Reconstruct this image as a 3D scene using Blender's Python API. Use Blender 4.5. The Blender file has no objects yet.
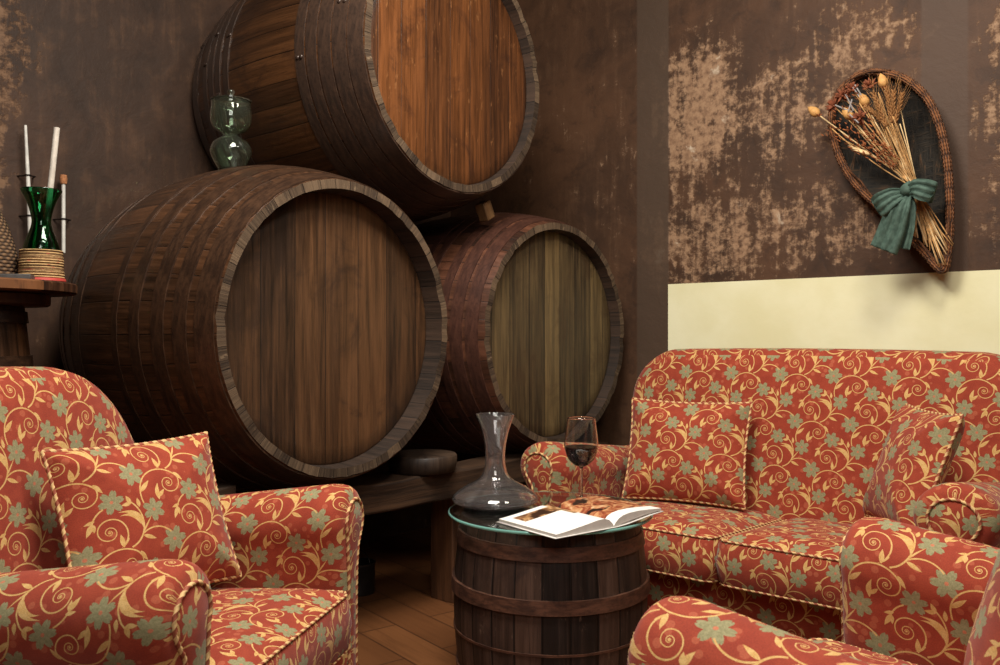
import bpy, math, random
from math import sin, cos, pi, sqrt, radians
from mathutils import Vector, Matrix, noise as mnoise

random.seed(7)
SC = bpy.context.scene
COL = SC.collection
TAU = 2 * pi

# ------------------------------------------------------------------ node helpers
class NT:
    """tiny wrapper that writes math into a node tree"""
    def __init__(s, tree): s.t = tree; s.n = tree.nodes; s.l = tree.links
    def put(s, sock, v):
        if isinstance(v, bpy.types.NodeSocket): s.l.new(v, sock)
        else: sock.default_value = v
    def m(s, op, a, b=None, c=None, clamp=False):
        n = s.n.new('ShaderNodeMath'); n.operation = op; n.use_clamp = clamp
        s.put(n.inputs[0], a)
        if b is not None: s.put(n.inputs[1], b)
        if c is not None: s.put(n.inputs[2], c)
        return n.outputs[0]
    def v(s, op, a, b=None, c=None, out=0):
        n = s.n.new('ShaderNodeVectorMath'); n.operation = op
        s.put(n.inputs[0], a)
        if b is not None: s.put(n.inputs[1], b)
        if c is not None: s.put(n.inputs[2], c)
        return n.outputs[out]
    def dot(s, a, b): return s.v('DOT_PRODUCT', a, b, out='Value')
    def xyz(s, x=0.0, y=0.0, z=0.0):
        n = s.n.new('ShaderNodeCombineXYZ')
        for i, q in enumerate((x, y, z)): s.put(n.inputs[i], q)
        return n.outputs[0]
    def sep(s, a):
        n = s.n.new('ShaderNodeSeparateXYZ'); s.put(n.inputs[0], a); return n.outputs
    def mix(s, f, a, b):
        n = s.n.new('ShaderNodeMix'); n.data_type = 'RGBA'
        s.put(n.inputs['Factor'], f); s.put(n.inputs[6], a); s.put(n.inputs[7], b)
        return n.outputs[2]
    def noise(s, vec, scale=5.0, detail=4.0, rough=.55, dist=0.0):
        n = s.n.new('ShaderNodeTexNoise'); s.put(n.inputs['Vector'], vec)
        n.inputs['Scale'].default_value = scale; n.inputs['Detail'].default_value = detail
        n.inputs['Roughness'].default_value = rough; n.inputs['Distortion'].default_value = dist
        return n.outputs['Fac']
    def voronoi(s, vec, scale=5.0, feature='F1', out='Distance'):
        n = s.n.new('ShaderNodeTexVoronoi'); s.put(n.inputs['Vector'], vec); n.feature = feature
        n.inputs['Scale'].default_value = scale; return n.outputs[out]
    def white(s, vec):
        n = s.n.new('ShaderNodeTexWhiteNoise'); n.noise_dimensions = '3D'; s.put(n.inputs['Vector'], vec); return n.outputs['Value']
    def ramp(s, f, stops):
        n = s.n.new('ShaderNodeValToRGB'); e = n.color_ramp.elements
        while len(e) < len(stops): e.new(.5)
        for i, (p, c) in enumerate(stops): e[i].position = p; e[i].color = c
        s.put(n.inputs[0], f); return n.outputs[0]
    def rng(s, x, a, b, c=0.0, d=1.0, smooth=True):
        n = s.n.new('ShaderNodeMapRange'); n.interpolation_type = 'SMOOTHSTEP' if smooth else 'LINEAR'
        s.put(n.inputs[0], x)
        for i, q in enumerate((a, b, c, d)): n.inputs[i + 1].default_value = q
        return n.outputs[0]
    def coord(s, which='UV'):
        n = s.n.new('ShaderNodeTexCoord'); return n.outputs[which]
    def bump(s, h, strength=.3, dist=.01):
        n = s.n.new('ShaderNodeBump'); n.inputs['Strength'].default_value = strength
        n.inputs['Distance'].default_value = dist; s.put(n.inputs['Height'], h); return n.outputs[0]

def lin(r, g, b):
    f = lambda c: (c / 255 / 12.92) if c / 255 <= .04045 else ((c / 255 + .055) / 1.055) ** 2.4
    return (f(r), f(g), f(b), 1.0)

def new_mat(name):
    m = bpy.data.materials.new(name); m.use_nodes = True
    t = NT(m.node_tree); b = m.node_tree.nodes['Principled BSDF']
    return m, t, b

def simple(name, col, rough=.5, metal=0.0, var=.15, scale=30, spec=.5, bump=0.0):
    m, t, b = new_mat(name)
    n = t.noise(t.coord('Object'), scale, 4)
    d = tuple(c * (1 - var) for c in col[:3]) + (1,); l = tuple(min(1, c * (1 + var)) for c in col[:3]) + (1,)
    t.put(b.inputs['Base Color'], t.mix(t.rng(n, .3, .7), d, l))
    b.inputs['Roughness'].default_value = rough; b.inputs['Metallic'].default_value = metal
    b.inputs['Specular IOR Level'].default_value = spec
    if bump: t.put(b.inputs['Normal'], t.bump(n, bump, .004))
    return m

# ------------------------------------------------------------------ floral upholstery
def floral(name, red, red2, cream, cream2, green, green2):
    m, t, b = new_mat(name)
    uv = t.coord('UV')
    P, K, Q = .2, .07, .17              # repeat: (P,0) and (K,-Q) metres
    L = t.xyz(t.dot(uv, (1 / P, K / (Q * P), 0)), t.dot(uv, (0, -1 / Q, 0)), 0.0)
    OX, OY = 280, 435
    det = 470 * 495 - 105 * 200
    def lat(p):
        x, y = p[0] - OX, p[1] - OY
        return ((x * 495 - y * 105) / det, (470 * y - 200 * x) / det)
    def met(p):
        a, c = lat(p); return (P * a + K * c, -Q * c)
    def unl(p):                          # metric -> lattice
        c = -p[1] / Q; return ((p[0] - K * c) / P, c)
    def mt(e, k=1.0):                    # M^T e
        return (P * e[0] * k, (K * e[0] - Q * e[1]) * k, 0)
    def local(anchor, ang, k=1.0):
        al = unl(anchor)
        q = t.v('WRAP', t.v('SUBTRACT', L, (al[0], al[1], 0)), (.5, .5, .5), (-.5, -.5, -.5))
        return t.dot(q, mt((cos(ang), sin(ang)), k)), t.dot(q, mt((-sin(ang), cos(ang))))
    S = sqrt(P * Q / det)
    def leaf(p0, p1, w, curve=0.0):
        a, c = met(p0), met(p1); dx, dy = c[0] - a[0], c[1] - a[1]; ln = math.hypot(dx, dy)
        lx, ly = local(((a[0] + c[0]) / 2, (a[1] + c[1]) / 2), math.atan2(dy, dx), 1 / ln)
        k = t.m('MULTIPLY_ADD', t.m('MULTIPLY', lx, lx), -4.0, 1.0, clamp=True)
        s = t.m('ABSOLUTE', t.m('MULTIPLY_ADD', k, -curve * S, ly) if curve else ly)
        k2 = t.m('MULTIPLY', k, t.m('MULTIPLY_ADD', lx, -.7, 1.0))
        return t.m('SUBTRACT', t.m('MULTIPLY', k2, w * S * .60), s)
    def arc(p0, p1, p2, w):
        (ax, ay), (bx, by), (cx, cy) = met(p0), met(p1), met(p2)
        d = 2 * (ax * (by - cy) + bx * (cy - ay) + cx * (ay - by))
        ux = ((ax * ax + ay * ay) * (by - cy) + (bx * bx + by * by) * (cy - ay) + (cx * cx + cy * cy) * (ay - by)) / d
        uy = ((ax * ax + ay * ay) * (cx - bx) + (bx * bx + by * by) * (ax - cx) + (cx * cx + cy * cy) * (bx - ax)) / d
        R = math.hypot(ax - ux, ay - uy)
        a0, a1, a2 = (math.atan2(y - uy, x - ux) for x, y in ((ax, ay), (bx, by), (cx, cy)))
        f = lambda q: (q - a0) % TAU
        sp = f(a2) if f(a1) < f(a2) else f(a2) - TAU
        mid, half = a0 + sp / 2, abs(sp) / 2
        lx, ly = local((ux + R * cos(mid), uy + R * sin(mid)), mid)
        lx = t.m('ADD', lx, R)
        r = t.v('LENGTH', t.xyz(lx, ly), out='Value')
        e = t.m('ABSOLUTE', t.m('SUBTRACT', r, R))
        return t.m('MINIMUM', t.m('SUBTRACT', w * S * .52, e), t.m('MULTIPLY_ADD', r, -cos(half), lx))
    def spiral(c, end, g, chir):
        cm, em = met(c), met(end); rm = math.hypot(em[0] - cm[0], em[1] - cm[1]); ph = math.atan2(em[1] - cm[1], em[0] - cm[0])
        lx, ly = local(cm, 0.0)
        r = t.v('LENGTH', t.xyz(lx, ly), out='Value'); th = t.m('ARCTAN2', ly, lx)
        x = t.m('DIVIDE', t.m('LOGARITHM', t.m('MAXIMUM', r, 1e-5), math.e), g)
        x = t.m('MULTIPLY_ADD', th, -chir / TAU, x)
        x = t.m('ADD', x, -(math.log(rm) / g - chir * ph / TAU))
        x = t.m('MULTIPLY', t.m('MULTIPLY', t.m('ABSOLUTE', t.m('WRAP', x, .5, -.5)), r), g)
        return t.m('MINIMUM', t.m('SUBTRACT', t.m('MULTIPLY_ADD', r, .030, .0006), x), t.m('SUBTRACT', rm, r))
    def flower(c, R, ph):
        R *= S
        lx, ly = local(met(c), ph)
        r = t.v('LENGTH', t.xyz(lx, ly), out='Value'); th = t.m('ARCTAN2', ly, lx)
        cs = t.m('COSINE', t.m('MULTIPLY', th, 6.0))
        bnd = t.m('MULTIPLY_ADD', t.m('SUBTRACT', t.m('POWER', t.m('MULTIPLY_ADD', cs, .5, .5), .55), .5), .46 * R, .76 * R)
        bnd = t.m('MULTIPLY_ADD', t.m('POWER', t.m('MAXIMUM', cs, 0.0), 24.0), -.13 * R, bnd)
        return t.m('SUBTRACT', bnd, r), t.m('SUBTRACT', .13 * R, r)
    def mx(lst):
        while len(lst) > 1:
            lst = [t.m('MAXIMUM', lst[i], lst[i + 1]) if i + 1 < len(lst) else lst[i] for i in range(0, len(lst), 2)]
        return lst[0]
    cr = [spiral((185, 290), (230, 402), 1.0, -1), spiral((235, 525), (301, 508), 1.0, 1),
          arc((302, 515), (165, 398), (42, 545), 8), arc((230, 402), (246, 396), (262, 380), 6),
          arc((262, 437), (320, 425), (356, 385), 9), arc((352, 393), (372, 300), (335, 195), 8),
          arc((340, 408), (430, 418), (507, 500), 8), arc((195, 150), (150, 165), (122, 200), 8),
          leaf((335, 408), (425, 340), 8), leaf((357, 395), (255, 213), 24, -50), leaf((350, 350), (258, 238), 17, -30),
          leaf((224, 412), (230, 333), 22), leaf((296, 484), (328, 560), 19), leaf((340, 414), (410, 480), 19),
          leaf((46, 476), (124, 442), 22), leaf((376, 256), (379, 198), 18), leaf((337, 208), (286, 188), 18),
          leaf((336, 210), (324, 150), 20), leaf((130, 190), (84, 244), 21), leaf((127, 192), (124, 244), 19),
          leaf((142, 184), (92, 176), 15), leaf((140, 584), (170, 486), 23, 10), leaf((144, 566), (192, 542), 18)]
    fl = [flower((245, 140), 72, .2), flower((450, 318), 72, .5), flower((515, 550), 80, .1)]
    mc = t.m('GREATER_THAN', mx(cr), 0.0)
    mg = t.m('GREATER_THAN', mx([f[0] for f in fl]), 0.0)
    mp = t.m('GREATER_THAN', mx([f[1] for f in fl]), 0.0)
    fine = t.noise(uv, 420, 2); big = t.noise(uv, 26, 3)
    dots = t.m('LESS_THAN', t.voronoi(uv, 34), .26)
    base = t.mix(t.rng(big, .3, .7), red, red2)
    base = t.mix(t.m('MULTIPLY', dots, .35), base, lin(205, 118, 84))
    gcol = t.mix(t.rng(t.noise(uv, 160, 2), .35, .65), green, green2)
    gcol = t.mix(mp, gcol, lin(196, 120, 88))
    ccol = t.mix(t.rng(t.noise(uv, 90, 2), .35, .65), cream, cream2)
    col = t.mix(mg, base, gcol); col = t.mix(mc, col, ccol)
    col = t.mix(t.m('MULTIPLY', t.rng(fine, .35, .65), .22), col, (0, 0, 0, 1))
    t.put(b.inputs['Base Color'], col)
    b.inputs['Roughness'].default_value = .82; b.inputs['Specular IOR Level'].default_value = .25
    b.inputs['Sheen Weight'].default_value = .12; b.inputs['Sheen Roughness'].default_value = .5
    t.put(b.inputs['Normal'], t.bump(t.m('ADD', fine, t.m('MULTIPLY', t.m('MAXIMUM', mc, mg), .25)), .12, .002))
    return m

def cord_mat(name, c1, c2):
    m, t, b = new_mat(name)
    u = t.sep(t.coord('UV'))
    s = t.m('FRACT', t.m('SUBTRACT', u[0], t.m('MULTIPLY', u[1], 1 / .026)))
    t.put(b.inputs['Base Color'], t.mix(t.m('GREATER_THAN', s, .52), c1, c2))
    b.inputs['Roughness'].default_value = .75
    return m

# ------------------------------------------------------------------ wood
def wood(name, dark, light, plank=.1, rough=.5, gap=.0022, seed=0.0, tone=.5, fibre=70, stain=None, spec=.4, worn=None, bstr=.35, coat=0.0):
    """grain along V, planks side by side along U (both in metres)"""
    m, t, b = new_mat(name)
    uv = t.coord('UV'); s = t.sep(uv)
    wob = t.m('MULTIPLY_ADD', t.noise(t.xyz(t.m('MULTIPLY', s[0], 3.0), seed, 0.0), 2.0, 1), .6, 0.0)
    x = t.m('ADD', t.m('DIVIDE', s[0], plank), wob)
    idx = t.m('FLOOR', x); fr = t.m('FRACT', x)
    rnd = t.white(t.xyz(idx, seed, 3.1)); rnd2 = t.white(t.xyz(idx, seed, 9.7))
    gv = t.xyz(t.m('MULTIPLY', s[0], fibre), t.m('MULTIPLY_ADD', rnd, 7.0, t.m('MULTIPLY', s[1], 3.2)), t.m('MULTIPLY_ADD', idx, 3.7, seed))
    g = t.noise(gv, 1.0, 6, .62, .35)
    band = t.noise(t.xyz(t.m('MULTIPLY', s[0], 16.0), t.m('MULTIPLY', s[1], .9), t.m('ADD', idx, seed)), 1.0, 3, .5, 1.2)
    f = t.m('ADD', t.m('MULTIPLY', g, .62), t.m('MULTIPLY', band, .38))
    f = t.m('ADD', f, t.m('MULTIPLY', t.m('SUBTRACT', rnd2, .5), tone * .45))
    mid = tuple((dark[i] * .55 + light[i] * .45) for i in range(3)) + (1,)
    col = t.ramp(f, [(.32, dark), (.5, mid), (.68, light)])
    pores = t.rng(t.noise(t.xyz(t.m('MULTIPLY', s[0], fibre * 4), t.m('MULTIPLY', s[1], 9.0), seed), 1.0, 2), .56, .72)
    col = t.mix(t.m('MULTIPLY', pores, .45), col, tuple(c * .35 for c in dark[:3]) + (1,))
    st = t.noise(t.xyz(s[0], s[1], seed + 4), 5.5, 5, .65, .8)
    if stain: col = t.mix(t.m('MULTIPLY', t.rng(st, .5, .72), .75), col, stain)
    if worn:
        wr = t.noise(t.xyz(t.m('MULTIPLY', s[0], 40), t.m('MULTIPLY', s[1], 14), seed + 8), 1.0, 5, .7)
        col = t.mix(t.m('MULTIPLY', t.rng(wr, .6, .72), .6), col, worn)
    edge = t.m('MINIMUM', fr, t.m('SUBTRACT', 1.0, fr))
    gp = t.rng(edge, gap / plank * .35, gap / plank, 1.0, 0.0)
    col = t.mix(t.m('MULTIPLY', gp, .85), col, tuple(c * .18 for c in dark[:3]) + (1,))
    t.put(b.inputs['Base Color'], col)
    t.put(b.inputs['Roughness'], t.rng(g, .2, .8, rough - .12, rough + .12))
    b.inputs['Specular IOR Level'].default_value = spec
    b.inputs['Coat Weight'].default_value = coat; b.inputs['Coat Roughness'].default_value = .3
    h = t.m('SUBTRACT', t.m('MULTIPLY', g, .5), t.m('MULTIPLY', gp, .8))
    t.put(b.inputs['Normal'], t.bump(h, bstr, .006))
    return m

# ------------------------------------------------------------------ materials
FABRIC = floral('floral_upholstery', lin(148, 55, 36), lin(161, 65, 42), lin(220, 180, 116), lin(210, 164, 98), lin(156, 148, 110), lin(140, 134, 97))
CORD = cord_mat('twisted_cord', lin(216, 180, 124), lin(150, 78, 54))
LINING = simple('dark_lining', lin(40, 24, 20), .9)
DARKFOOT = simple('dark_wood_foot', lin(46, 28, 18), .45)

HEAD_A = wood('cask_head_amber', lin(36, 20, 11), lin(118, 70, 34), .125, .42, gap=.0024, seed=1.3, stain=lin(48, 26, 16), tone=.5, worn=lin(150, 102, 62), coat=.12)
HEAD_B = wood('cask_head_brown', lin(30, 19, 12), lin(98, 66, 40), .135, .46, gap=.0022, seed=5.2, stain=lin(42, 27, 18), tone=.5, coat=.1)
HEAD_C = wood('cask_head_olive', lin(48, 37, 25), lin(114, 94, 61), .11, .5, gap=.0024, seed=8.4, stain=lin(62, 44, 28), tone=.5)
STAVE_A = wood('cask_staves_brown', lin(32, 19, 11), lin(88, 55, 30), .085, .36, seed=2.1, stain=lin(42, 26, 18), tone=.6)
STAVE_B = wood('cask_staves_dark', lin(34, 22, 14), lin(92, 60, 38), .085, .36, seed=6.6, stain=lin(46, 32, 23), tone=.3)
STAVE_C = wood('cask_staves_red', lin(40, 25, 18), lin(100, 62, 44), .085, .42, seed=9.9, stain=lin(42, 28, 22), tone=.6)
RIM = wood('stave_end_grain', lin(44, 34, 27), lin(106, 87, 68), .07, .8, gap=.0016, seed=3.0, tone=.6, fibre=160, stain=lin(56, 44, 36), worn=lin(150, 128, 102), spec=.2, bstr=.7)
CHIME = wood('chime_shaded_wood', lin(26, 19, 14), lin(66, 48, 36), .07, .7, seed=31.0, tone=.4)  # aged wood toned darker to carry the shade inside the rim
TABLE_STAVE = wood('table_barrel_staves', lin(28, 20, 17), lin(86, 62, 50), .078, .55, gap=.004, seed=4.4, tone=.75, worn=lin(122, 98, 82), stain=lin(46, 32, 28), bstr=.6)
DARKTOP = wood('table_barrel_head', lin(20, 16, 15), lin(52, 42, 38), .09, .5, seed=21.0)
BEAM = wood('cradle_timber', lin(40, 26, 16), lin(98, 68, 44), .6, .7, gap=.0, seed=7.7, stain=lin(46, 32, 22), bstr=.7)
POST = wood('support_post_wood', lin(50, 30, 18), lin(112, 72, 44), .5, .6, gap=0.0, seed=12.7)
CHOCK = wood('chock_wood', lin(40, 30, 24), lin(78, 60, 46), .5, .55, gap=0.0, seed=14.2)
WEDGE = wood('wedge_wood', lin(80, 55, 33), lin(136, 102, 64), .5, .6, gap=0.0, seed=15.2)
BARTOP = wood('bar_table_wood', lin(50, 28, 16), lin(120, 76, 44), .12, .5, seed=17.0, worn=lin(140, 96, 60))

def hoop_mat(name, c, c2, rough):
    m, t, b = new_mat(name); uv = t.coord('UV'); s = t.sep(uv)
    n = t.noise(t.xyz(s[0], t.m('MULTIPLY', s[1], 4.0), 0.0), 14, 5, .65)
    n2 = t.noise(uv, 70, 3)
    col = t.mix(t.rng(n, .35, .68), c, c2)
    t.put(b.inputs['Base Color'], t.mix(t.m('MULTIPLY', t.rng(n2, .5, .7), .4), col, tuple(q * .5 for q in c[:3]) + (1,)))
    b.inputs['Roughness'].default_value = rough; b.inputs['Metallic'].default_value = .25
    t.put(b.inputs['Normal'], t.bump(n2, .25, .003)); return m
HOOP_A = hoop_mat('hoop_iron_umber', lin(54, 42, 36), lin(76, 57, 46), .3)
HOOP_B = hoop_mat('hoop_iron_brown', lin(50, 34, 25), lin(78, 54, 38), .34)
HOOP_C = hoop_mat('hoop_iron_rust', lin(66, 41, 33), lin(90, 57, 45), .4)
HOOP_T = hoop_mat('hoop_rusty', lin(66, 42, 32), lin(112, 74, 56), .55)

def glass(name, col, ior=1.45, rough=0.0, reflect_fill=0.0):
    m, t, b = new_mat(name)
    n = t.noise(t.coord('Object'), 9, 1)
    d = tuple(c * .96 for c in col[:3]) + (1,)
    t.put(b.inputs['Base Color'], t.mix(n, d, col))
    b.inputs['Transmission Weight'].default_value = 1.0 - reflect_fill; b.inputs['Roughness'].default_value = rough; b.inputs['IOR'].default_value = ior  # diffuse share lightens the glass, standing in for bright reflections
    return m
CLEAR = glass('clear_glass', (.98, .985, .98, 1), 1.5, 0.0, .004)
SMOKE = glass('decanter_glass', (.985, .965, .975, 1), 1.58, 0.0, .022)
TEALGLASS = glass('tabletop_glass', (.80, .93, .92, 1), 1.5)
TEALEDGE = glass('tabletop_glass_edge', (.42, .90, .78, 1), 1.5, .15, .35)
PALEGREEN = glass('pale_green_glass', (.84, .97, .82, 1), 1.5, 0.0, .01)
BOTTLEGREEN = glass('bottle_green_glass', (.03, .26, .10, 1))
WINE = glass('red_wine', (.03, .001, .003, 1), 1.34)
FROST = simple('frosted_rod', lin(206, 196, 184), .3)
WHITEGLASS = simple('white_glass_tube', lin(226, 222, 214), .2)

def weave(name, c1, c2, su, sv, bstr=.8):
    m, t, b = new_mat(name); s = t.sep(t.coord('UV'))
    a = t.m('SINE', t.m('MULTIPLY', s[0], TAU * su)); row = t.m('FLOOR', t.m('MULTIPLY', s[1], sv))
    alt = t.m('SUBTRACT', t.m('MULTIPLY', t.m('MODULO', row, 2.0), 2.0), 1.0)
    over = t.m('MULTIPLY', a, alt)
    fr = t.m('ABSOLUTE', t.m('SUBTRACT', t.m('FRACT', t.m('MULTIPLY', s[1], sv)), .5))
    h = t.m('SUBTRACT', t.m('MULTIPLY', over, .5), t.m('MULTIPLY', t.m('MULTIPLY', fr, fr), 3.0))
    n = t.noise(t.coord('UV'), 60, 3)
    col = t.mix(t.rng(t.m('ADD', h, n), -.3, 1.0), c1, c2)
    t.put(b.inputs['Base Color'], col); b.inputs['Roughness'].default_value = .8
    t.put(b.inputs['Normal'], t.bump(h, bstr, .006)); return m
def bowl_mat():
    m, t, b = new_mat('dark_basket_weave'); o = t.coord('Object')
    a = t.noise(t.v('MULTIPLY', o, (9, 9, 60)), 1.0, 4, .6, .8); c = t.noise(t.v('MULTIPLY', o, (70, 9, 10)), 1.0, 4, .6, .8)
    h = t.m('MAXIMUM', a, c)
    t.put(b.inputs['Base Color'], t.ramp(h, [(.45, lin(18, 15, 11)), (.62, lin(44, 36, 26)), (.74, lin(96, 66, 40))])); b.inputs['Roughness'].default_value = .8
    t.put(b.inputs['Normal'], t.bump(h, .9, .01)); return m
BASKETWEAVE = bowl_mat()
BASKETRIM = weave('basket_rim_cane', lin(60, 34, 18), lin(140, 88, 50), 90, 16, .6)
WICKER = weave('demijohn_wicker', lin(62, 44, 30), lin(128, 96, 66), 40, 90)
def rope_mat():
    m, t, b = new_mat('straw_rope'); s = t.sep(t.coord('UV'))
    n = t.noise(t.xyz(t.m('MULTIPLY', s[0], 60), t.m('MULTIPLY', s[1], 260), 0.0), 1.0, 3)
    r = t.m('SINE', t.m('MULTIPLY', t.m('ADD', s[1], t.m('MULTIPLY', n, .004)), TAU * 110))
    col = t.mix(t.rng(t.m('ADD', n, t.m('MULTIPLY', r, .25)), .25, .75), lin(112, 78, 48), lin(206, 168, 114))
    red = t.rng(t.noise(t.xyz(t.m('MULTIPLY', s[0], 20), t.m('MULTIPLY', s[1], 120), 4.0), 1.0, 2), .64, .68)
    t.put(b.inputs['Base Color'], t.mix(red, col, lin(186, 74, 60))); b.inputs['Roughness'].default_value = .85
    t.put(b.inputs['Normal'], t.bump(r, .6, .003)); return m
ROPE = rope_mat()

def ribbon_mat():
    m, t, b = new_mat('teal_mesh_ribbon'); s = t.sep(t.coord('UV'))
    w = t.m('MULTIPLY', t.m('SINE', t.m('MULTIPLY', s[0], 1400)), t.m('SINE', t.m('MULTIPLY', s[1], 1400)))
    t.put(b.inputs['Base Color'], t.mix(t.rng(t.noise(t.coord('UV'), 40, 3), .3, .7), lin(54, 76, 66), lin(80, 104, 92)))
    b.inputs['Roughness'].default_value = .75; t.put(b.inputs['Normal'], t.bump(w, .3, .001)); return m
RIBBON = ribbon_mat()
STRAW = simple('dry_straw', lin(186, 142, 88), .7, var=.3, scale=60)
PALESTRAW = simple('pale_straw', lin(222, 190, 140), .65, var=.15)
EAR = simple('wheat_ear', lin(150, 104, 58), .8, var=.3, scale=120)
RUSTHERB = simple('rust_dried_herb', lin(138, 78, 40), .85, var=.35, scale=90)
POD = simple('dry_seed_pod', lin(204, 152, 88), .7, var=.2, scale=60)
REDFLOWER = simple('dried_red_flower', lin(128, 68, 40), .8, var=.3, scale=80)
SILVER = simple('pale_silver_stalk', lin(156, 150, 148), .5)
SLATE = simple('grey_slate', lin(74, 70, 68), .5, var=.2, scale=40, bump=.2)
REDBASE = simple('red_base', lin(190, 66, 56), .6)
CORK = simple('cork', lin(170, 112, 72), .85, var=.3, scale=150)
WIRE = simple('dark_wire', lin(48, 40, 36), .4, metal=.7)
STEEL = simple('dull_steel', lin(70, 66, 64), .35, metal=.8)
PAPEREDGE = simple('page_edges', lin(214, 208, 200), .7, var=.06)
COVER = simple('book_cover', lin(232, 228, 222), .5, var=.05)

def page_mat(name, rects, c):
    m, t, b = new_mat(name); uv = t.coord('UV'); s = t.sep(uv)
    n = t.noise(uv, 26, 5, .6, 1.5); n2 = t.noise(t.v('ADD', uv, (3.3, 1.7, 0)), 14, 3, .5, .8)
    pic = t.ramp(n, [(.3, c[0]), (.45, c[1]), (.56, c[2]), (.7, c[3])])
    pic = t.mix(t.rng(n2, .56, .62), pic, c[0])
    col = lin(244, 242, 238)
    for (x0, x1, y0, y1) in rects:
        k = t.m('MULTIPLY', t.m('MULTIPLY', t.m('GREATER_THAN', s[0], x0), t.m('LESS_THAN', s[0], x1)),
                t.m('MULTIPLY', t.m('GREATER_THAN', s[1], y0), t.m('LESS_THAN', s[1], y1)))
        col = t.mix(k, col, pic)
    t.put(b.inputs['Base Color'], col); b.inputs['Roughness'].default_value = .38
    return m
PAGE_L = page_mat('magazine_page_photo_band', [(-.185, -.03, .165, .225), (-.05, 0, .11, .25)], [lin(58, 36, 24), lin(126, 84, 54), lin(190, 146, 98), lin(224, 196, 160)])
PAGE_R = page_mat('magazine_page_full_photo', [(.0, .30, .045, .25)], [lin(44, 28, 22), lin(150, 74, 48), lin(196, 142, 96), lin(222, 190, 154)])

# plaster
def plaster(name, along, patches, base=(lin(62, 42, 29), lin(84, 57, 39)), stripes=(), tans=(lin(122, 92, 70), lin(156, 124, 96), lin(190, 172, 150))):
    """brown distemper, flaking to tan where the patches (centre, radii, weight) say; along = 'X' or 'Y' wall direction"""
    m, t, b = new_mat(name); o = t.coord('Object'); s = t.sep(o)
    h = s[0] if along == 'X' else s[1]; z = s[2]
    p = t.xyz(h, z, 0.0)
    n1 = t.noise(p, 1.6, 5, .6, .6); n2 = t.noise(p, 7, 6, .65, .3); n3 = t.noise(p, 30, 5, .7)
    streak = t.noise(t.xyz(t.m('MULTIPLY', h, 26), t.m('MULTIPLY', z, 3.0), 0.0), 1.0, 4, .6, .4)
    col = t.mix(t.rng(n1, .35, .65), base[0], base[1])
    col = t.mix(t.m('MULTIPLY', t.rng(t.m('ADD', t.m('MULTIPLY', n2, .6), t.m('MULTIPLY', streak, .4)), .48, .66), .5), col, lin(98, 70, 50))
    col = t.mix(t.m('MULTIPLY', t.rng(n2, .34, .46, 1.0, 0.0), .45), col, lin(44, 30, 22))
    mask = None
    for (cx, cz, rx, rz, w) in patches:
        dx = t.m('DIVIDE', t.m('SUBTRACT', h, cx), rx); dz = t.m('DIVIDE', t.m('SUBTRACT', z, cz), rz)
        d = t.m('SQRT', t.m('MULTIPLY_ADD', dx, dx, t.m('MULTIPLY', dz, dz)))
        q = t.m('MULTIPLY', t.rng(d, .25, 1.15, 1.0, 0.0), w)
        mask = q if mask is None else t.m('MAXIMUM', mask, q)
    flake = t.m('ADD', t.m('MULTIPLY', n2, .36), t.m('ADD', t.m('MULTIPLY', n3, .36), t.m('MULTIPLY', streak, .28)))
    spots = t.rng(t.m('ADD', flake, t.m('MULTIPLY', t.m('SUBTRACT', n1, .5), .5)), .63, .67)
    f = spots
    if mask is not None:
        f = t.m('MAXIMUM', t.m('MULTIPLY', spots, .5), t.rng(t.m('ADD', t.m('MULTIPLY_ADD', t.m('SUBTRACT', flake, .5), 2.0, .5), t.m('MULTIPLY', t.m('SUBTRACT', mask, .5), .42)), .47, .68))
    tan = t.mix(t.rng(n3, .35, .65), tans[0], tans[1])
    tan = t.mix(t.rng(n2, .62, .72), tan, tans[2])
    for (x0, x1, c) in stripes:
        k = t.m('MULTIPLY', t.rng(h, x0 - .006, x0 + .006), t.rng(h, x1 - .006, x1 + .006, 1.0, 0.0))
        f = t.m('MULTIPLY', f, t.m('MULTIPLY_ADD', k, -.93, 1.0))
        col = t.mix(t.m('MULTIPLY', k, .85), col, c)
    col = t.mix(f, col, tan)
    t.put(b.inputs['Base Color'], col); b.inputs['Roughness'].default_value = .62; b.inputs['Specular IOR Level'].default_value = .3
    t.put(b.inputs['Normal'], t.bump(t.m('SUBTRACT', t.m('MULTIPLY', n2, .7), t.m('MULTIPLY', f, .5)), .35, .02))
    return m
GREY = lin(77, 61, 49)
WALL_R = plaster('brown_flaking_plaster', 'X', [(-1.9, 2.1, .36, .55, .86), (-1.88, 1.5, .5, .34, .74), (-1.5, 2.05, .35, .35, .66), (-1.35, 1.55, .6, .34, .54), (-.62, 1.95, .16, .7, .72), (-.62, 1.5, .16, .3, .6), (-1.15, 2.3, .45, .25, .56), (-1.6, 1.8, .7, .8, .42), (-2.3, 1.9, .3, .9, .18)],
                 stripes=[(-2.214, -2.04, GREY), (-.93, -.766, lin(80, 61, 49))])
WALL_B = plaster('brown_aged_plaster', 'Y', [(1.16, 2.15, .22, .35, .95), (1.14, 1.75, .16, .4, .9), (1.2, 2.45, .22, .2, .7)], base=(lin(58, 41, 31), lin(72, 50, 37)), tans=(lin(100, 74, 56), lin(128, 96, 70), lin(140, 108, 84)))
WALL_O = plaster('brown_plain_plaster', 'X', [], base=(lin(104, 84, 68), lin(124, 100, 80)))
def cream_mat():
    m, t, b = new_mat('cream_wall_paint'); n = t.noise(t.coord('Object'), 3, 4); n2 = t.noise(t.coord('Object'), 60, 3)
    t.put(b.inputs['Base Color'], t.mix(t.rng(n, .3, .7), lin(226, 220, 176), lin(238, 234, 198)))
    b.inputs['Roughness'].default_value = .6; t.put(b.inputs['Normal'], t.bump(n2, .1, .004)); return m
CREAM = cream_mat()
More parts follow.
